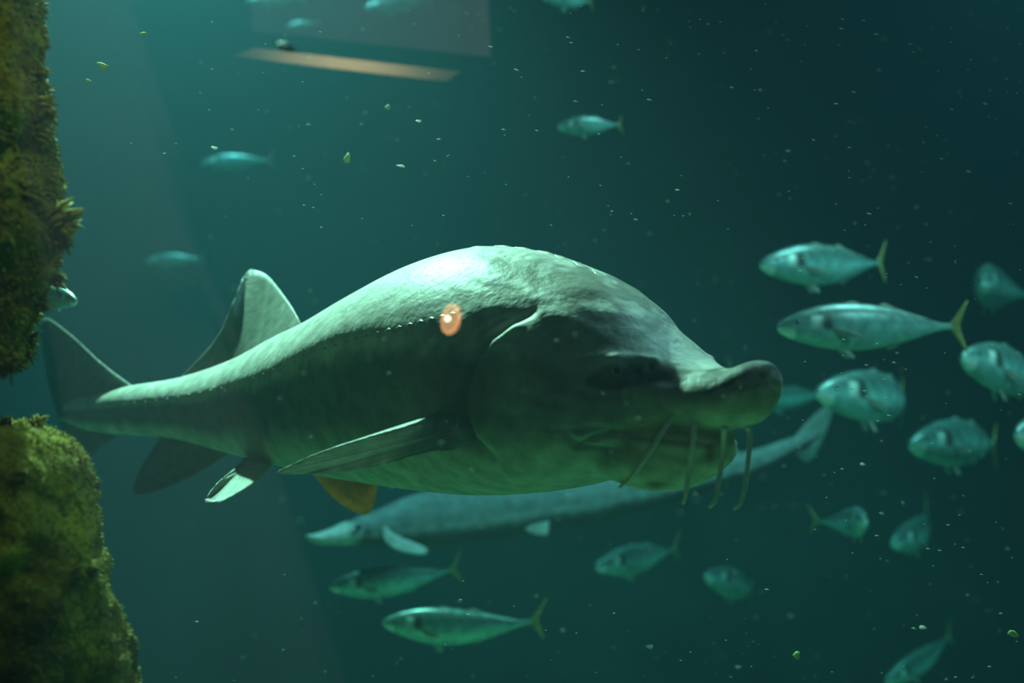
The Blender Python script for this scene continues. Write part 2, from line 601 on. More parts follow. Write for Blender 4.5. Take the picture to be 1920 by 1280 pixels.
    for (ex, ey, a, b) in ((1332, 852, 9, 17), (1228, 908, 26, 9), (1167, 905, 9, 8)):
        k = np.exp(-(((rx - ex) / a) ** 2 + ((ry - ey) / b) ** 2))[:, None] * 0.85
        col = col * (1 - k) + np.array([0.10, 0.060, 0.025]) * k
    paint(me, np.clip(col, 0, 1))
    me.shade_smooth()

    base = at(900, 700, 2.38)
    root = empty('sturgeon', base, 'huge grey-backed sturgeon with barbels filling the middle of the tank', 'fish')
    bvh = BVHTree.FromPolygons([Vector(v) for v in get_co(me)], [p.vertices[:] for p in me.polygons])
    O = Vector((0, 0, 0))

    def hit(px_, py_):
        dv = at(px_, py_, 1.0).normalized()
        loc, nor, _, _ = bvh.ray_cast(O, dv)
        return loc, nor

    def part(name, me_, m, parent=root):
        return link(name, local(me_, base), m, parent)
    part('body', me, M_STURGEON)

    # eyes: a ball with a pale ring, on both sides
    loc, nor = hit(1156, 694)
    for k in range(2):
        l2, n2 = loc.copy(), nor.copy()
        if k:
            j = kd.find((loc.x, loc.y, 0))[1]
            sd = Vector(side[j]); pp = Vector(P[j])
            l2 = loc - sd * 2 * (loc - pp).dot(sd); n2 = nor - sd * 2 * nor.dot(sd)
        a = n2.orthogonal().normalized(); b = n2.cross(a)
        v, f = ellipsoid(l2 - n2 * 0.003, a, b, n2, 0.0068, 0.0068, 0.0065, 18, 12)
        e = part('eye', mesh('eye', v, f), M_EYE)
        ring = [l2 + n2 * 0.002 + (a * math.cos(t) + b * math.sin(t)) * 0.0082 for t in np.linspace(0, 2 * math.pi, 25)]
        v, f = tube(ring, [0.0016] * 25, 7)
        part('eye_ring', mesh('eye_ring', v, f), M_EYERING, e)

    def fin(name, root_l, edge_l, nrm, thick, colour, **kw):
        v, f, uv = fin_blade(P3(root_l), P3(edge_l), nrm, thick, **kw)
        m_ = mesh(name, v, f)
        paint(m_, np.clip(colour(uv[:, 0], uv[:, 1]), 0, 1))
        return part(name, m_, M_FIN)

    def mixc(a, b, t):
        t = np.clip(t, 0, 1)[:, None]
        return np.array(a)[None] * (1 - t) + np.array(b)[None] * t
    pale, dark, grey, brown = (0.40, 0.42, 0.36), (0.06, 0.07, 0.05), (0.16, 0.18, 0.14), (0.30, 0.15, 0.03)
    # dorsal fin (leading edge first)
    fin('dorsal_fin', [(572, 618, 2.775), (520, 645, 2.84), (450, 685, 2.925), (355, 712, 3.04)],
        [(563, 606, 2.79), (545, 572, 2.87), (505, 520, 3.05), (480, 507, 3.10), (462, 510, 3.10), (440, 560, 3.02), (405, 635, 3.0), (342, 704, 3.055)],
        (-0.64, -0.77, 0), 0.012, lambda u, v: mixc(pale, grey, u * 1.9 + 0.1 * np.sin(u * 60)), ribs=26)
    # caudal fin: tall upper lobe, short lower lobe
    fin('caudal_fin', [(252, 726, 3.165), (200, 735, 3.22), (150, 755, 3.27), (118, 772, 3.30), (150, 800, 3.27), (218, 818, 3.20)],
        [(246, 722, 3.17), (190, 680, 3.24), (130, 625, 3.33), (82, 595, 3.40), (78, 640, 3.40), (95, 735, 3.36), (118, 808, 3.33), (132, 850, 3.32), (150, 872, 3.30), (190, 838, 3.25), (222, 818, 3.20)],
        (-0.64, -0.77, 0), 0.012, lambda u, v: mixc(grey, dark, np.abs(u - 0.1) * 3) * 0.9, nu=90, nv=18, ribs=38)
    # anal fin
    fin('anal_fin', [(432, 838, 2.95), (390, 828, 3.0), (340, 815, 3.06), (300, 810, 3.10)],
        [(426, 852, 2.955), (380, 882, 3.0), (310, 915, 3.07), (262, 927, 3.12), (250, 915, 3.14), (268, 870, 3.13), (302, 820, 3.10)],
        (-0.64, -0.77, 0), 0.010, lambda u, v: mixc(grey, dark, v * 0.7), ribs=22)
    # pelvic fins
    fin('pelvic_fin', [(505, 865, 2.79), (480, 862, 2.82), (455, 858, 2.84)],
        [(510, 872, 2.76), (474, 906, 2.60), (425, 936, 2.50), (398, 946, 2.47), (385, 938, 2.48), (412, 902, 2.57), (462, 866, 2.80)],
        (-0.55, -0.50, 0.66), 0.010, lambda u, v: mixc(pale, grey, u * 1.2), ribs=18)
    fin('pelvic_fin', [(585, 868, 2.98), (640, 872, 2.92), (702, 876, 2.86)],
        [(588, 890, 2.98), (622, 930, 2.97), (660, 958, 2.95), (688, 964, 2.92), (702, 942, 2.89), (707, 900, 2.87)],
        (-0.35, -0.85, 0.35), 0.006, lambda u, v: mixc((0.62, 0.34, 0.07), brown, 1.6 * np.minimum(1 - v, u + 0.2)), ribs=18)
    # near pectoral fin: a thick paddle held out level, and its twin on the far flank
    rt = [(866, 764, 2.14), (856, 788, 2.11), (856, 812, 2.10), (864, 838, 2.10)]
    ed = [(838, 760, 2.13), (780, 792, 2.08), (690, 819, 2.06), (600, 848, 2.07), (545, 872, 2.09), (519, 886, 2.10), (545, 888, 2.12), (610, 887, 2.125), (700, 873, 2.125), (790, 847, 2.11), (848, 843, 2.10)]
    near_pec = fin('pectoral_fin', rt, ed, (-0.15, -0.75, -0.60), 0.018, lambda u, v: mixc(mixc(pale, grey, np.clip(3 * u, 0, 1)).mean(0), pale, np.sin(u * 80) * 0.2 + 0.5), nu=80, nv=18, ribs=30, rib=0.0016)

    def mirrored(p):
        j = kd.find((p[0], p[1], 0))[1]
        j = int(np.argmin(np.abs(P[:, 0] - (-0.0 + p[0] * 0 + P[118][0])))) if False else 118
        sd = side[j]; pp = P[j]
        p = np.array(p)
        return p - sd * 2 * ((p - pp) @ sd)
    v, f, uv = fin_blade([mirrored(p) for p in P3(rt)], [mirrored(p) for p in P3(ed)], (0.35, 0.42, 0.85), 0.016, nu=60, nv=14, ribs=30)
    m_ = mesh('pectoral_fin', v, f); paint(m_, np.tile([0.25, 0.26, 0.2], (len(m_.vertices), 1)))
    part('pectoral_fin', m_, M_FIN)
    # shoulder where the near fin roots
    # barbels under the snout
    for pts in ([(1262, 778, 2.005), (1240, 812, 1.985), (1210, 858, 1.975), (1180, 898, 1.975), (1160, 915, 1.98)],
                [(1303, 788, 2.0), (1300, 830, 1.985), (1292, 880, 1.975), (1286, 925, 1.975), (1280, 945, 1.98)],
                [(1358, 798, 1.995), (1356, 840, 1.985), (1348, 900, 1.98), (1340, 938, 1.98), (1328, 951, 1.985)],
                [(1398, 798, 1.99), (1406, 810, 1.985), (1404, 850, 1.98), (1398, 905, 1.98), (1388, 942, 1.98), (1374, 955, 1.985)]):
        pts = [list(q) for q in pts]
        for q_i, q in enumerate(pts):
            h_, _n = hit(q[0], q[1])
            if h_ is not None:
                q[2] = h_.y + 0.004 if q_i == 0 else min(q[2], h_.y - 0.016)
        c = catmull(P3(pts), 22)
        v, f = tube(c, list(np.linspace(0.0052, 0.0032, 20)) + [0.0024, 0.001], 9)
        part('barbel', mesh('barbel', v, f), M_BARBEL)

    # bony scutes: keeled plates along the back and along the flank
    def scute_mesh(name, l, w, h):
        Vv = [(-l, 0, 0), (-0.2 * l, -w, 0), (l, 0, 0.1 * h), (-0.2 * l, w, 0), (-0.75 * l, 0, h * 0.55), (-0.1 * l, 0, h), (0.4 * l, 0, h * 0.6),
              (-0.2 * l, -0.5 * w, h * 0.5), (-0.2 * l, 0.5 * w, h * 0.5), (-l * .9, 0, -h), (0, -w * .9, -h), (l * .9, 0, -h), (0, w * .9, -h)]
        Fq = [(0, 1, 7, 4), (4, 7, 5), (1, 2, 6, 7), (7, 6, 5), (0, 4, 8, 3), (4, 5, 8), (8, 5, 6), (3, 8, 6, 2), (0, 9, 10, 1), (1, 10, 11, 2), (2, 11, 12, 3), (3, 12, 9, 0)]
        m_ = mesh(name, Vv, Fq)
        m_.materials.append(M_SCUTE)
        return m_
    big, small = scute_mesh('back_scute', 0.030, 0.014, 0.0036), scute_mesh('flank_scute', 0.0120, 0.0055, 0.0020)

    def place(name, me_, loc_, nrm_, fwd):
        z = Vector(nrm_).normalized(); x = (Vector(fwd) - z * Vector(fwd).dot(z)).normalized(); y = z.cross(x)
        mt = Matrix((x, y, z)).transposed().to_4x4()
        o = bpy.data.objects.new(name, me_)
        C.objects.link(o)
        o.parent = root
        mt.translation = Vector(loc_) - Vector(base)
        o.matrix_local = mt
        return o
    for j in np.linspace(58, 94, 11):
        j = int(j)
        p = Vector(P[j]); p.z = 2.0
        loc_, nor_, _, _ = bvh.ray_cast(p, Vector((0, 0, -1)))
        if loc_:
            place('scute', big, loc_ - nor_ * 0.001, nor_, T[j])
    line = resample([(190, 763), (300, 752), (440, 724), (500, 700), (600, 656), (700, 627), (800, 600), (850, 588)], 34)
    for q in line:
        loc_, nor_ = hit(q[0], q[1])
        if loc_:
            j = kd.find((loc_.x, loc_.y, 0))[1]
            place('scute', small, loc_ - nor_ * 0.0005, nor_, T[j])
    return root


big_sturgeon()


# ------------------------------------------------------------------ the second sturgeon, far behind
def far_sturgeon():
    st = [(1545, 5.3, 800, 812, 0.006, 0.5, 2, 2), (1490, 5.2, 818, 846, 0.03, 0.5, 2, 2), (1400, 5.1, 846, 898, 0.05, 0.5, 2, 2), (1250, 5.0, 872, 946, 0.075, 0.5, 1.9, 2.2),
          (1100, 4.9, 893, 985, 0.10, 0.5, 1.8, 2.3), (960, 4.8, 903, 1008, 0.12, 0.52, 1.8, 2.3), (850, 4.7, 912, 1022, 0.13, 0.55, 1.8, 2.4), (770, 4.6, 930, 1027, 0.125, 0.55, 1.8, 2.4),
          (715, 4.54, 955, 1024, 0.105, 0.55, 2, 2.4), (665, 4.48, 972, 1022, 0.08, 0.55, 2, 2.3), (625, 4.43, 990, 1021, 0.055, 0.5, 2, 2), (595, 4.39, 1000, 1019, 0.04, 0.5, 2, 2), (576, 4.36, 1002, 1012, 0.016, 0.5, 2, 2)]
    V, Fc, P, T, side = body_loft(st, 110, 40)
    base = at(850, 960, 4.7)
    root = empty('sturgeon', base, 'hazy teal second sturgeon passing behind and below the huge one', 'fish')
    me = mesh('body', V, Fc)
    co = get_co(me)
    i = np.repeat(np.arange(110), 40); k = np.tile(np.arange(40), 110)
    sn = np.sin(2 * np.pi * k / 40)
    nz = noise_arr(co, 9.0, 1.0)
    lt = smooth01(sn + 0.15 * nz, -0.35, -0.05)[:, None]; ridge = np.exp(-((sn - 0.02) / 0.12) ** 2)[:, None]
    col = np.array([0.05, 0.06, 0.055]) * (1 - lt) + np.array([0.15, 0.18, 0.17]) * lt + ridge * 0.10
    head = smooth01(i / 110.0, 0.74, 0.80)[:, None]
    col = col * (1 - head) + np.array([0.50, 0.52, 0.46]) * head
    # gill step
    co += get_no(me) * (-0.012 * np.exp(-((i / 110.0 - 0.745) / 0.010) ** 2))[:, None]
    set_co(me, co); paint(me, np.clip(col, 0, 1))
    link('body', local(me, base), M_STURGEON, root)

    def fin(name, a, b, nrm, th, c):
        v, f, uv = fin_blade(P3(a), P3(b), nrm, th, nu=30, nv=10, ribs=14)
        m_ = mesh(name, v, f); paint(m_, np.tile(c, (len(m_.vertices), 1)))
        link(name, local(m_, base), M_FIN, root)
    fin('pectoral_fin', [(722, 985, 4.45), (735, 1000, 4.45), (760, 1012, 4.46)], [(716, 990, 4.44), (722, 1015, 4.40), (750, 1033, 4.38), (795, 1040, 4.38), (800, 1028, 4.40), (770, 1014, 4.45)],
        (0.2, -0.8, 0.5), 0.012, (0.55, 0.58, 0.52))
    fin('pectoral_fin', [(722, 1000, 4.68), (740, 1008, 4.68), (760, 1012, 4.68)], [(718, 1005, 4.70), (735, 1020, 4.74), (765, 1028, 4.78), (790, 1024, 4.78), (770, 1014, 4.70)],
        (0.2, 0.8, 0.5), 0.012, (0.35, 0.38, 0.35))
    fin('pelvic_fin', [(985, 975, 4.72), (1010, 968, 4.74), (1030, 960, 4.76)], [(975, 984, 4.71), (990, 997, 4.70), (1015, 1004, 4.70), (1027, 1000, 4.71), (1030, 965, 4.75)],
        (0.2, -0.9, 0.3), 0.008, (0.50, 0.54, 0.48))
    fin('dorsal_fin', [(1300, 882, 5.03), (1340, 872, 5.06), (1390, 858, 5.09)], [(1300, 878, 5.03), (1330, 850, 5.05), (1365, 835, 5.08), (1380, 842, 5.09), (1392, 855, 5.1)],
        (0.1, -1, 0), 0.008, (0.3, 0.34, 0.3))
    fin('caudal_fin', [(1490, 822, 5.2), (1520, 812, 5.25), (1538, 806, 5.29), (1515, 838, 5.24), (1492, 846, 5.2)],
        [(1488, 820, 5.2), (1530, 775, 5.28), (1560, 760, 5.32), (1552, 800, 5.3), (1530, 850, 5.27), (1512, 868, 5.25), (1492, 848, 5.2)],
        (0.1, -1, 0), 0.006, (0.25, 0.3, 0.27))
    v, f = ellipsoid(at(672, 988, 4.405), (1, 0, 0), (0, 0, 1), (0, 1, 0), 0.012, 0.012, 0.01, 12, 8)
    link('eye', local(mesh('eye', v, f), base), M_EYE, root)


far_sturgeon()


# ------------------------------------------------------------------ the school of mackerel
FISH_H = 0.23        # body height over length


def fish_meshes(bend, tilt, deep=1.0):
    """one fish of length 1, snout at x = 0, tail to +x, belly down; bent sideways along its length"""
    prof = [(0.0, 0.010, 0.014, 0.008), (0.02, 0.028, 0.034, 0.021), (0.08, 0.062, 0.062, 0.040), (0.16, 0.088, 0.085, 0.053), (0.26, 0.110, 0.105, 0.064), (0.38, 0.115, 0.115, 0.066),
            (0.50, 0.106, 0.106, 0.060), (0.62, 0.084, 0.084, 0.047), (0.73, 0.054, 0.055, 0.031), (0.82, 0.026, 0.027, 0.016), (0.88, 0.016, 0.016, 0.010), (0.92, 0.014, 0.014, 0.006)]
    q = catmull(prof, 44)
    nphi = 24

    def warp(x, y, z):
        return (x, y + bend * (max(x - 0.25, 0) ** 2) * 0.9, z + tilt * max(x - 0.3, 0) ** 2)
    V, Fc, col = [], [], []
    for x, t, b, w in q:
        for k in range(nphi):
            a = 2 * math.pi * k / nphi
            ca, sa = math.cos(a), math.sin(a)
            y = w * math.copysign(abs(ca) ** 0.95, ca); z = (t if sa > 0 else b) * sa * deep
            gill = 0.94 if abs(x - 0.235) < 0.012 and abs(sa) < 0.75 else 1.0
            V.append(warp(x, y * gill, z))
            s_ = sa
            if s_ > 0.45:
                st = 0.5 + 0.5 * math.sin(x * 75 + 3 * math.sin(s_ * 6))
                c = (0.05 + 0.05 * st, 0.11 + 0.09 * st, 0.10 + 0.07 * st)
            elif s_ > 0.1:
                c = (0.12, 0.28, 0.25)
            else:
                c = (0.22, 0.47, 0.43)
            if x < 0.07 and s_ < -0.1:
                c = (0.75, 0.85, 0.80)
            if 0.20 < x < 0.27 and 0.0 < s_ < 0.5:
                c = (0.04, 0.05, 0.04)
            elif 0.16 < x < 0.20 and 0.0 < s_ < 0.6:
                c = (0.60, 0.74, 0.66)
            col.append(c)
    n = len(q)
    for i in range(n - 1):
        for k in range(nphi):
            Fc.append((i * nphi + k, i * nphi + (k + 1) % nphi, (i + 1) * nphi + (k + 1) % nphi, (i + 1) * nphi + k))
    Fc.append(tuple(range(nphi - 1, -1, -1))); Fc.append(tuple(range((n - 1) * nphi, n * nphi)))
    out = []
    me = mesh('body', V, Fc); paint(me, col); me.materials.append(M_FISH); out.append(('body', me))

    def fin(name, root, edge, nrm, c, th=0.006):
        v, f, uv = fin_blade(root, edge, nrm, th, nu=20, nv=7, ribs=9, rib=0.0006)
        v = [warp(*p) for p in v]
        m_ = mesh(name, v, f); paint(m_, np.tile(c, (len(v), 1))); m_.materials.append(M_FISHFIN); out.append((name, m_))
    yel, gr = (0.38, 0.36, 0.12), (0.30, 0.36, 0.28)
    fin('caudal_fin', [(0.90, 0, 0.013), (0.915, 0, 0.004), (0.915, 0, -0.004), (0.90, 0, -0.013)],
        [(0.905, 0, 0.016), (0.95, 0, 0.07), (0.99, 0, 0.125), (1.0, 0, 0.128), (0.975, 0, 0.06), (0.955, 0, 0.0), (0.975, 0, -0.06), (1.0, 0, -0.128), (0.99, 0, -0.125), (0.95, 0, -0.07), (0.905, 0, -0.016)], (0, 1, 0), yel)
    fin('dorsal_fin', [(0.33, 0, 0.108 * deep), (0.38, 0, 0.110 * deep), (0.43, 0, 0.107 * deep)], [(0.33, 0, 0.111 * deep), (0.37, 0, 0.124 * deep), (0.40, 0, 0.122 * deep), (0.445, 0, 0.108 * deep)], (0, 1, 0), gr)
    fin('dorsal_fin', [(0.52, 0, 0.098 * deep), (0.63, 0, 0.076 * deep), (0.76, 0, 0.040 * deep)], [(0.52, 0, 0.102 * deep), (0.555, 0, 0.114 * deep), (0.63, 0, 0.085 * deep), (0.78, 0, 0.041)], (0, 1, 0), gr)
    fin('anal_fin', [(0.55, 0, -0.092 * deep), (0.65, 0, -0.072 * deep), (0.76, 0, -0.040 * deep)], [(0.55, 0, -0.097 * deep), (0.585, 0, -0.112 * deep), (0.65, 0, -0.081 * deep), (0.78, 0, -0.04)], (0, 1, 0), gr)
    for s_ in (1, -1):
        fin('pectoral_fin', [(0.255, 0.060 * s_, -0.012), (0.262, 0.060 * s_, -0.024), (0.268, 0.060 * s_, -0.036)], [(0.258, 0.062 * s_, -0.008), (0.33, 0.080 * s_, -0.022), (0.385, 0.092 * s_, -0.045), (0.34, 0.082 * s_, -0.050), (0.27, 0.062 * s_, -0.04)], (0, s_, 0.4), gr, 0.003)
        fin('pelvic_fin', [(0.32, 0.018 * s_, -0.106 * deep), (0.335, 0.018 * s_, -0.107 * deep), (0.35, 0.018 * s_, -0.107 * deep)], [(0.322, 0.02 * s_, -0.115 * deep), (0.36, 0.026 * s_, -0.150 * deep), (0.385, 0.026 * s_, -0.145 * deep), (0.355, 0.02 * s_, -0.112 * deep)], (0, s_, 0.3), (0.6, 0.62, 0.55), 0.003)
        v, f = ellipsoid((0.088, 0.032 * s_, 0.018), (1, 0, 0), (0, 0, 1), (0, s_, 0), 0.016, 0.016, 0.009, 12, 8)
        m_ = mesh('eye', [warp(*p) for p in v], f); m_.materials.append(M_EYE); out.append(('eye', m_))
    return out


_cache = {}


def fish(hx, hy, tx, ty, hp, Y, away, bend, tilt, label, name='mackerel', roll=0.0, deep=1.0, group='school of mackerel', back=1.22):
    """snout pixel, tail pixel, body height in pixels, depth of the snout, +1 tail further off / -1 nearer"""
    key = (round(bend, 2), round(tilt, 2), deep)
    if key not in _cache:
        _cache[key] = fish_meshes(*key)
    ln = hp / F * Y / (FISH_H * deep)
    Y *= back
    ln = hp / F * Y / (FISH_H * deep)
    H = at(hx, hy, Y)
    d = math.hypot(tx - hx, ty - hy) / F * Y
    dy = math.sqrt(max(ln * ln - d * d, 0.0)) * away
    dy = max(-0.9 * ln, min(0.9 * ln, dy))
    Tp = at(tx, ty, Y + dy)
    x = (Tp - H)
    ln = x.length
    # undo the bend at the tail so that the tail really ends at its place
    te = Vector((1.0, bend * 0.75 ** 2 * 0.9, tilt * 0.49))
    x.normalize()
    y = Vector((0, 0, 1)).cross(x).normalized(); z = x.cross(y)
    B = Matrix((x, y, z)).transposed()
    a = te.normalized()
    q = a.rotation_difference(Vector((1, 0, 0))).to_matrix()
    B = B @ q @ Matrix.Rotation(roll, 3, 'X')
    sc = ln / te.length
    base = H
    root = empty(name, base, label, 'fish', group)
    root.matrix_world = Matrix.Translation(base) @ B.to_4x4() @ Matrix.Scale(sc, 4)
    for nm, me in _cache[key]:
        o = bpy.data.objects.new(nm, me)
        C.objects.link(o)
        o.parent = root
    return root


fish(1458, 613, 1815, 612, 84, 2.9, 1, 0.0, 0.0, 'silver mackerel with pale jaw, largest of the school, beside the snout tip')
fish(1425, 496, 1662, 492, 70, 3.4, 1, 0.25, 0.05, 'dim mackerel swimming just above the largest mackerel')
fish(1530, 735, 1690, 755, 96, 3.5, 1, 0.65, 0.0, 'deep-bodied mackerel with curled tail below the largest mackerel')
fish(1803, 668, 1960, 745, 78, 3.4, 1, 0.2, -0.1, 'mackerel heading up past the frame edge with a pale pectoral fin')
fish(1706, 833, 1868, 838, 78, 3.9, 1, 0.3, -0.1, 'murky mackerel below the curled-tail mackerel, pale along its belly')
fish(1842, 530, 1955, 560, 74, 4.3, 1, -0.5, -0.1, 'faint rounded mackerel at the frame edge above the largest mackerel')
fish(1905, 812, 2060, 830, 76, 3.1, 1, 0.0, 0.0, 'mackerel of which only a bright snout enters at the frame edge')
fish(1400, 752, 1560, 738, 40, 4.9, 1, 0.0, 0.0, 'faint slender mackerel half hidden behind the big snout')
fish(1117, 1062, 1275, 1024, 56, 4.2, 1, 0.1, 0.05, 'dim mackerel pointing down beneath the barbels')
fish(1322, 1078, 1408, 1112, 54, 4.6, 1, 0.4, 0.0, 'small faint mackerel just beside the dim one beneath the barbels')
fish(1620, 975, 1515, 975, 66, 3.4, 1, 0.6, 0.1, 'pale stubby mackerel turning the other way with raised tail')
fish(1672, 1018, 1735, 950, 64, 4.5, 1, 0.4, 0.2, 'very faint mackerel diving beside the pale stubby one')
fish(1660, 1278, 1785, 1185, 46, 4.6, 1, 0.2, 0.1, 'barely visible mackerel diving near the bottom of the frame')
fish(618, 1100, 866, 1062, 58, 3.7, 1, 0.15, 0.12, 'grey-green mackerel with bright snout under the second sturgeon')
fish(718, 1166, 1024, 1160, 68, 3.3, 1, 0.2, 0.15, 'bright plump mackerel, lowest of the school, nose level')
fish(1155, 925, 1222, 945, 44, 4.4, 1, 0.4, 0.0, 'blurred teal mackerel half hidden below the big jaw')

G2 = 'small fish near the surface'
fish(1046, 238, 1168, 234, 36, 3.6, 1, 0.2, 0.0, 'small yellowish fish alone high above the huge back', 'wrasse', group=G2, deep=1.15)
fish(1015, -8, 1112, 5, 40, 3.7, 1, 0.2, 0.0, 'small yellowish fish cut off by the top of the frame', 'wrasse', group=G2, deep=1.15)
fish(685, 14, 812, 2, 17, 5.2, 1, 0.0, 0.0, 'slim pale fish crossing the grey reflected panel at the top', 'sprat', group=G2)
fish(536, 50, 602, 42, 13, 5.2, 1, 0.0, 0.0, 'tiny pale fish over the corner of the reflected panel', 'sprat', group=G2)
fish(462, 2, 575, -3, 18, 5.2, 1, 0.0, 0.0, 'slim pale fish cut off at the top above the light bar', 'sprat', group=G2)
fish(378, 306, 515, 300, 22, 5.4, 1, 0.0, 0.0, 'blurred pale fish in the brightest patch of water', 'sprat', group=G2)
fish(272, 490, 385, 484, 18, 5.4, 1, 0.0, 0.0, 'faint long fish left of the dorsal fin', 'sprat', group=G2)
fish(556, 97, 512, 78, 13, 1.35, 1, 0.0, 0.1, 'tiny dark fish hovering over the light bar', 'fry', group=G2, back=1.0)
fish(144, 565, 45, 545, 34, 2.95, 1, 0.1, 0.0, 'small fish with gleaming snout coming out from the mossy rock', 'wrasse', group=G2, back=1.0)


# ------------------------------------------------------------------ mossy rocks
def rock_material():
    m, nt, b = mat('mossy_rock')
    N, L = nt.nodes, nt.links
    tc = N.new('ShaderNodeTexCoord')
    n = N.new('ShaderNodeTexNoise'); n.inputs['Scale'].default_value = 9; n.inputs['Detail'].default_value = 8
    L.new(tc.outputs['Object'], n.inputs['Vector'])
    r = N.new('ShaderNodeValToRGB')
    r.color_ramp.elements[0].position = 0.32; r.color_ramp.elements[0].color = (0.045, 0.036, 0.005, 1)
    r.color_ramp.elements[1].position = 0.68; r.color_ramp.elements[1].color = (0.27, 0.22, 0.014, 1)
    L.new(n.outputs['Fac'], r.inputs['Fac']); L.new(r.outputs['Color'], b.inputs['Base Color'])
    n2 = N.new('ShaderNodeTexNoise'); n2.inputs['Scale'].default_value = 45; n2.inputs['Detail'].default_value = 6
    L.new(tc.outputs['Object'], n2.inputs['Vector'])
    bp = N.new('ShaderNodeBump'); bp.inputs['Strength'].default_value = 0.9; bp.inputs['Distance'].default_value = 0.02
    L.new(n2.outputs['Fac'], bp.inputs['Height']); L.new(bp.outputs['Normal'], b.inputs['Normal'])
    b.inputs['Roughness'].default_value = 0.95
    b.inputs['Specular IOR Level'].default_value = 0.1
    return m


M_ROCK = rock_material()
M_ALGAE = plain_material('algae_frond', (0.28, 0.23, 0.014), 0.8, amount=0.5, scale=25, transl=0.35)


def rock(label, outline, Y, depth, rough, seed, fronds, frond_len, tufts, big_at=None):
    """outline: (x, y) pixels down the rock's open side; the mass goes on out of the frame"""
    o2 = catmull(outline, 150)
    n, V, Fc = 90, [], []
    for i, (x, y) in enumerate(o2):
        e = at(x, y, Y)
        wx = 0.28 + 0.08 * math.sin(i / 23.0 + seed)
        cx = e.x - wx
        end = min(1.0, min(i, len(o2) - 1 - i) / 13.0 + 0.25)
        for k in range(n):
            a = 2 * math.pi * k / n
            p = Vector((cx + wx * math.cos(a), Y + depth * end * math.sin(a), e.z))
            s = Vector((p.x * 10 + seed, p.y * 10, p.z * 10))
            d = rough * mnoise.fractal(s, 1.0, 2.0, 5) * (0.45 + 0.55 * abs(math.sin(a))) + 0.014 * (0.6 - mnoise.voronoi(Vector((p.x * 18, p.y * 18, p.z * 18 + seed)))[0][0])
            p += Vector((math.cos(a), math.sin(a), 0.2 * mnoise.noise(s * 2))) * d
            V.append(p)
    m_ = len(o2)
    for i in range(m_ - 1):
        for k in range(n):
            Fc.append((i * n + k, (i + 1) * n + k, (i + 1) * n + (k + 1) % n, i * n + (k + 1) % n))
    Fc.append(tuple(range(n))); Fc.append(tuple(range(m_ * n - 1, (m_ - 1) * n - 1, -1)))
    base = V[(m_ - 1) * n + n // 2].copy()
    me = mesh('rock', V, Fc)
    root = empty('mossy_rock', base, label, 'rock')
    link('rock_body', local(me, base), M_ROCK, root)
    # a pelt of short algae fronds, and tufts of longer ones
    rr = random.Random(seed * 7 + 1)

    def surf(fi, fk):
        i0, k0 = int(fi), int(fk); u, v = fi - i0, fk - k0
        i1, k1 = min(i0 + 1, m_ - 1), (k0 + 1) % n
        k0 %= n
        p = (V[i0 * n + k0] * (1 - u) + V[i1 * n + k0] * u) * (1 - v) + (V[i0 * n + k1] * (1 - u) + V[i1 * n + k1] * u) * v
        t1 = V[i1 * n + k0] - V[i0 * n + k0]; t2 = V[i0 * n + k1] - V[i0 * n + k0]
        nn = t1.cross(t2)
        nn = nn.normalized() if nn.length > 1e-9 else Vector((1, 0, 0))
        a = 2 * math.pi * fk / n
        rad = Vector((math.cos(a), math.sin(a), 0))
        return p, (nn if nn.dot(rad) > 0 else -nn)

    def frond(FV, FF, p, out, ln, w):
        sd = out.cross(Vector((rr.uniform(-1, 1), rr.uniform(-1, 1), rr.uniform(-1, 1)))).normalized()
        nn = out.cross(sd) * w * 0.5
        b0 = len(FV)
        q = [p - out * 0.01 - sd * w * 0.5, p - out * 0.01 + sd * w * 0.5, p + out * ln * 0.5 + sd * w + nn, p + out * ln * 0.5 - sd * w + nn,
             p + out * ln + nn * rr.uniform(-1, 1) + Vector((0, 0, -0.15 * ln)), p + out * ln * 0.5 - nn]
        FV += [x - base for x in q]
        FF += [tuple(b0 + t for t in f) for f in ((0, 1, 2, 3), (3, 2, 4), (0, 5, 1), (1, 5, 2), (5, 4, 2), (0, 3, 5), (3, 4, 5))]

    def jit(nv, amt):
        return (nv + Vector((rr.gauss(0, amt), rr.gauss(0, amt), rr.gauss(0, amt)))).normalized()
    FV, FF = [], []
    for _ in range(fronds):
        fi = rr.uniform(0.5, m_ - 1.6); fk = (rr.uniform(-0.42, 0.17) * n) % n
        p, nv = surf(fi, fk)
        ln = frond_len * rr.uniform(0.3, 1.2)
        frond(FV, FF, p, jit(nv, 0.5), ln, ln * rr.uniform(0.12, 0.28))
    fo = link('algae', mesh('algae', FV, FF), M_ALGAE, root)
    fo['kind'] = 'stuff'
    for t in range(tufts):
        fi = rr.uniform(2, m_ - 3); fk = (rr.uniform(-0.22, 0.05) * n) % n
        if t == 0 and big_at:
            fi = min(range(m_), key=lambda i_: abs(o2[i_][1] - big_at)); fk = 0.0
        p, nv = surf(fi, fk)
        TV, TF = [], []
        sc = (2.1 if t == 0 and big_at else rr.uniform(0.7, 1.3)) * frond_len
        for _ in range(34):
            d_ = jit(nv + Vector((0, 0, 0.15)), 0.55)
            frond(TV, TF, p + Vector((rr.gauss(0, 0.5), rr.gauss(0, 0.5), rr.gauss(0, 0.5))) * sc, d_, sc * rr.uniform(1.2, 2.4), sc * rr.uniform(0.2, 0.42))
        link('algae_tuft', mesh('algae_tuft', TV, TF), M_ALGAE, root)
    return root


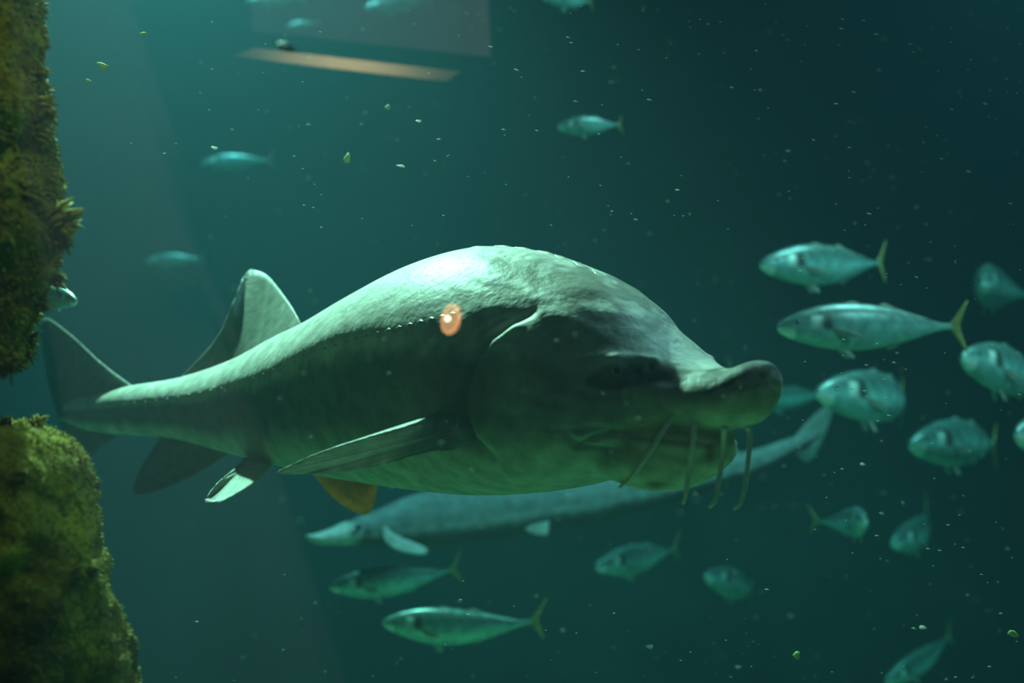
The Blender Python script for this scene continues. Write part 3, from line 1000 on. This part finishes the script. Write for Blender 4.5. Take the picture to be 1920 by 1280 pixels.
rock('tall moss-covered rock hanging down along the upper frame edge',
     [(48, -160), (52, -60), (48, 0), (36, 60), (40, 130), (60, 185), (66, 240), (62, 290), (92, 330), (92, 385), (100, 440), (88, 490), (72, 540), (55, 600), (44, 650), (22, 690), (-60, 705)],
     1.85, 0.22, 0.040, 3, 9000, 0.011, 34, 432)
rock('dark moss-covered boulder rising at the lower corner below the tail',
     [(-70, 800), (20, 802), (70, 808), (112, 835), (140, 875), (160, 930), (175, 1000), (183, 1060), (196, 1120), (205, 1165), (226, 1210), (236, 1270), (246, 1340), (250, 1450)],
     1.85, 0.24, 0.030, 8, 9000, 0.007, 22)


# ------------------------------------------------------------------ food flakes and specks adrift
M_FLAKE_Y = plain_material('flake_green', (0.42, 0.44, 0.20), 0.7, transl=0.4)
M_FLAKE_W = plain_material('flake_white', (0.85, 0.88, 0.80), 0.6, transl=0.4)


def flake(px, py, Y, l, w, rot, m, label):
    V = []
    p = at(px, py, Y)
    n = 8
    for z, s in ((-0.5, 0.6), (0.0, 1.0), (0.5, 0.55)):
        for k in range(n):
            a = 2 * math.pi * k / n
            j = 1 + 0.22 * math.sin(k * 2.3 + px)
            V.append((l * math.cos(a) * s * j, z * w * 0.5, w * math.sin(a) * s * j))
    Fc = [(i * n + k, i * n + (k + 1) % n, (i + 1) * n + (k + 1) % n, (i + 1) * n + k) for i in range(2) for k in range(n)]
    Fc += [tuple(range(n - 1, -1, -1)), tuple(range(2 * n, 3 * n))]
    o = link('food_flake', mesh('food_flake', V, Fc), m)
    o.location = p
    o.rotation_euler = (0, math.radians(rot), R.uniform(-0.4, 0.4))
    tag(o, label, 'food flake', 'food flakes adrift')


flake(194, 124, 2.4, 0.0135, 0.006, 28, M_FLAKE_Y, 'largest yellow-green flake, high beside the upper rock')
flake(269, 64, 2.4, 0.0065, 0.005, 10, M_FLAKE_Y, 'round yellow-green flake above the largest flake')
flake(165, 151, 2.4, 0.006, 0.003, 10, M_FLAKE_Y, 'small green flake just under the largest flake')
flake(651, 297, 2.8, 0.007, 0.012, 10, M_FLAKE_Y, 'upright olive flake above the middle of the back')
flake(727, 201, 2.8, 0.006, 0.006, 0, M_FLAKE_Y, 'small olive flake under the light bar')
flake(402, 277, 2.3, 0.0065, 0.0028, 12, M_FLAKE_W, 'white flake left of the bright water patch')
flake(785, 227, 2.3, 0.006, 0.0024, 8, M_FLAKE_W, 'white sliver below the light bar')
flake(752, 311, 2.3, 0.0085, 0.0024, 10, M_FLAKE_W, 'long white sliver above the back')
flake(1218, 1212, 2.0, 0.0062, 0.0032, 5, M_FLAKE_W, 'brightest white flake low beneath the barbels')
flake(1383, 1250, 2.0, 0.0062, 0.0026, 8, M_FLAKE_W, 'white sliver near the bottom beside the brightest flake')
flake(1730, 1176, 2.0, 0.0058, 0.0026, 3, M_FLAKE_W, 'white flake at the lower corner beyond the faint fish')
flake(1900, 1188, 2.4, 0.012, 0.006, 25, M_FLAKE_Y, 'yellow flake at the frame edge low down')
flake(1494, 1228, 2.6, 0.007, 0.009, 0, M_FLAKE_Y, 'dull yellow flake near the bottom')
flake(1617, 870, 2.0, 0.005, 0.0018, 6, M_FLAKE_W, 'thin white sliver beneath the curled-tail mackerel')


def specks():
    V, Fc = [], []
    for i in range(700):
        u = R.random()
        px = 230 + 1690 * (u ** 0.62); py = R.uniform(0, 1280)
        Y = R.uniform(1.1, 1.75) if 60 < px < 1500 and 430 < py < 990 else R.uniform(1.4, 2.6)
        big = R.random() ** 4
        l = (2.2 + 3.6 * big) / F * Y; w = (0.7 + 0.7 * big) / F * Y
        a = math.radians(R.gauss(-7, 5))
        p = at(px, py, Y)
        dx, dz = Vector((math.cos(a), 0, math.sin(a))) * l, Vector((-math.sin(a), 0, math.cos(a))) * w
        b = len(V)
        V += [p - dx, p + dx, p - dz, p + dz, p - Vector((0, w, 0)), p + Vector((0, w, 0))]
        Fc += [tuple(b + k for k in t) for t in ((0, 2, 4), (2, 1, 4), (1, 3, 4), (3, 0, 4), (2, 0, 5), (1, 2, 5), (3, 1, 5), (0, 3, 5))]
    o = link('drifting_specks', mesh('drifting_specks', V, Fc), plain_material('speck', (0.55, 0.62, 0.55), 0.7, transl=0.4))
    tag(o, 'fine pale specks adrift all through the water', 'specks', kind='stuff')


specks()


# ------------------------------------------------------------------ the visitors' hall, seen only as reflections in the window
def mir(px, py, D):
    """the hall point whose mirror image in the window appears at (px, py), D metres off"""
    p = at(px, py, D)
    return Vector((p.x, 2 * PANE_Y - D, p.z))


def slab(name, corners, D, thick, m, parent=None, base=None):
    """a flat panel facing the window"""
    f = [mir(x, y, D) for x, y in corners]
    V = f + [p + Vector((0, -thick, 0)) for p in f]
    n = len(f)
    Fc = [tuple(range(n)), tuple(range(2 * n - 1, n - 1, -1))] + [(i, n + i, n + (i + 1) % n, (i + 1) % n) for i in range(n)]
    me = mesh(name, V, Fc, False)
    bm = bmesh.new(); bm.from_mesh(me); bmesh.ops.recalc_face_normals(bm, faces=bm.faces[:]); bm.to_mesh(me); bm.free()
    if base is not None:
        local(me, base)
    return link(name, me, m, parent)


M_HALLWALL = plain_material('hall_wall_paint', (0.30, 0.23, 0.22), 0.9, amount=0.1, scale=2)
hw = box('wall_hall', (-9, -9.3, -4.5), (9, -9.1, 6), M_HALLWALL); hw['kind'] = 'structure'
M_HALL = plain_material('hall_plaster', (0.42, 0.38, 0.40), 0.9, amount=0.1, scale=3)
M_PANEL = plain_material('hall_panel', (0.34, 0.30, 0.36), 0.8, amount=0.08, scale=3)
M_CASE = plain_material('lamp_housing', (0.05, 0.05, 0.05), 0.5)


def lamp_material(name, col, strength, length=None):
    m, nt, b = mat(name)
    N, L = nt.nodes, nt.links
    b.inputs['Base Color'].default_value = (0.5, 0.45, 0.35, 1)
    b.inputs['Emission Color'].default_value = (*col, 1)
    b.inputs['Emission Strength'].default_value = strength
    if length:      # the tube behind the diffuser is brightest at its middle
        tc = N.new('ShaderNodeTexCoord'); sp = N.new('ShaderNodeSeparateXYZ'); ab = N.new('ShaderNodeMath'); ab.operation = 'ABSOLUTE'
        r = N.new('ShaderNodeMapRange'); r.interpolation_type = 'SMOOTHSTEP'
        r.inputs['From Min'].default_value, r.inputs['From Max'].default_value = 0.0, 0.50 * length
        r.inputs['To Min'].default_value, r.inputs['To Max'].default_value = strength, strength * 0.04
        L.new(tc.outputs['Object'], sp.inputs[0]); L.new(sp.outputs['X'], ab.inputs[0]); L.new(ab.outputs[0], r.inputs['Value'])
        L.new(r.outputs['Result'], b.inputs['Emission Strength'])
    return m


pil = slab('hall_pillar', [(-10, -300), (110, -300), (205, 0), (300, 290), (400, 620), (470, 840), (610, 1285), (720, 1640), (290, 1640), (225, 1285), (130, 840), (40, 290)], 5.2, 0.4, M_HALL)
tag(pil, 'pale slanting hall pillar mirrored faintly in the window beside the rock', 'pillar')
pan = slab('hanging_panel', [(468, -160), (472, 58), (920, 108), (910, -160)], 4.6, 0.05, M_PANEL)
tag(pan, 'grey hanging panel mirrored in the window above the light bar', 'panel')
lb = mir(650, 121, 4.4)
lamp = empty('strip_light', lb, 'warm strip light mirrored in the window above the back', 'lamp')
slab('diffuser', [(438, 103), (478, 90), (862, 134), (838, 150)], 4.4, 0.03, lamp_material('strip_diffuser', (1.0, 0.72, 0.30), 3.4, 0.80), lamp, lb)
slab('housing', [(434, 104), (478, 87), (868, 133), (838, 153)], 4.44, 0.05, M_CASE, lamp, lb)


def round_lamp():
    c = mir(845, 598, 3.6)
    root = empty('round_lamp', c, 'small round orange lamp mirrored over the dark flank', 'lamp')
    k = 3.6 / F
    tl = math.radians(12)

    def ell(rx, rz, y0, y1, name, m, ox=0.0, oz=0.0):
        V, n = [], 36
        for y, s in ((y0, 1.0), (y1, 0.85)):
            for i in range(n):
                a = 2 * math.pi * i / n
                x, z = rx * s * math.cos(a), rz * s * math.sin(a)
                V.append(((x * math.cos(tl) + z * math.sin(tl)) + ox, y, (-x * math.sin(tl) + z * math.cos(tl)) + oz))
        Fc = [(i, (i + 1) % n, n + (i + 1) % n, n + i) for i in range(n)] + [tuple(range(n)), tuple(range(2 * n - 1, n - 1, -1))]
        me = mesh(name, V, Fc, False)
        bm = bmesh.new(); bm.from_mesh(me); bmesh.ops.recalc_face_normals(bm, faces=bm.faces[:]); bm.to_mesh(me); bm.free()
        return link(name, me, m, root)
    ell(22 * k, 32 * k, -0.05, -0.006, 'housing', M_CASE)
    ell(20 * k, 30 * k, -0.02, 0.0, 'reflector', lamp_material('lamp_reflector', (1.0, 0.46, 0.17), 7.0))
    ell(13 * k, 21 * k, 0.0, 0.004, 'inner_reflector', lamp_material('lamp_inner', (0.9, 0.52, 0.24), 4.6), -2 * k, 0)
    ell(5.5 * k, 5.5 * k, 0.004, 0.01, 'bulb', lamp_material('lamp_bulb', (1.0, 0.85, 0.6), 22.0), -6 * k, 1 * k)


round_lamp()
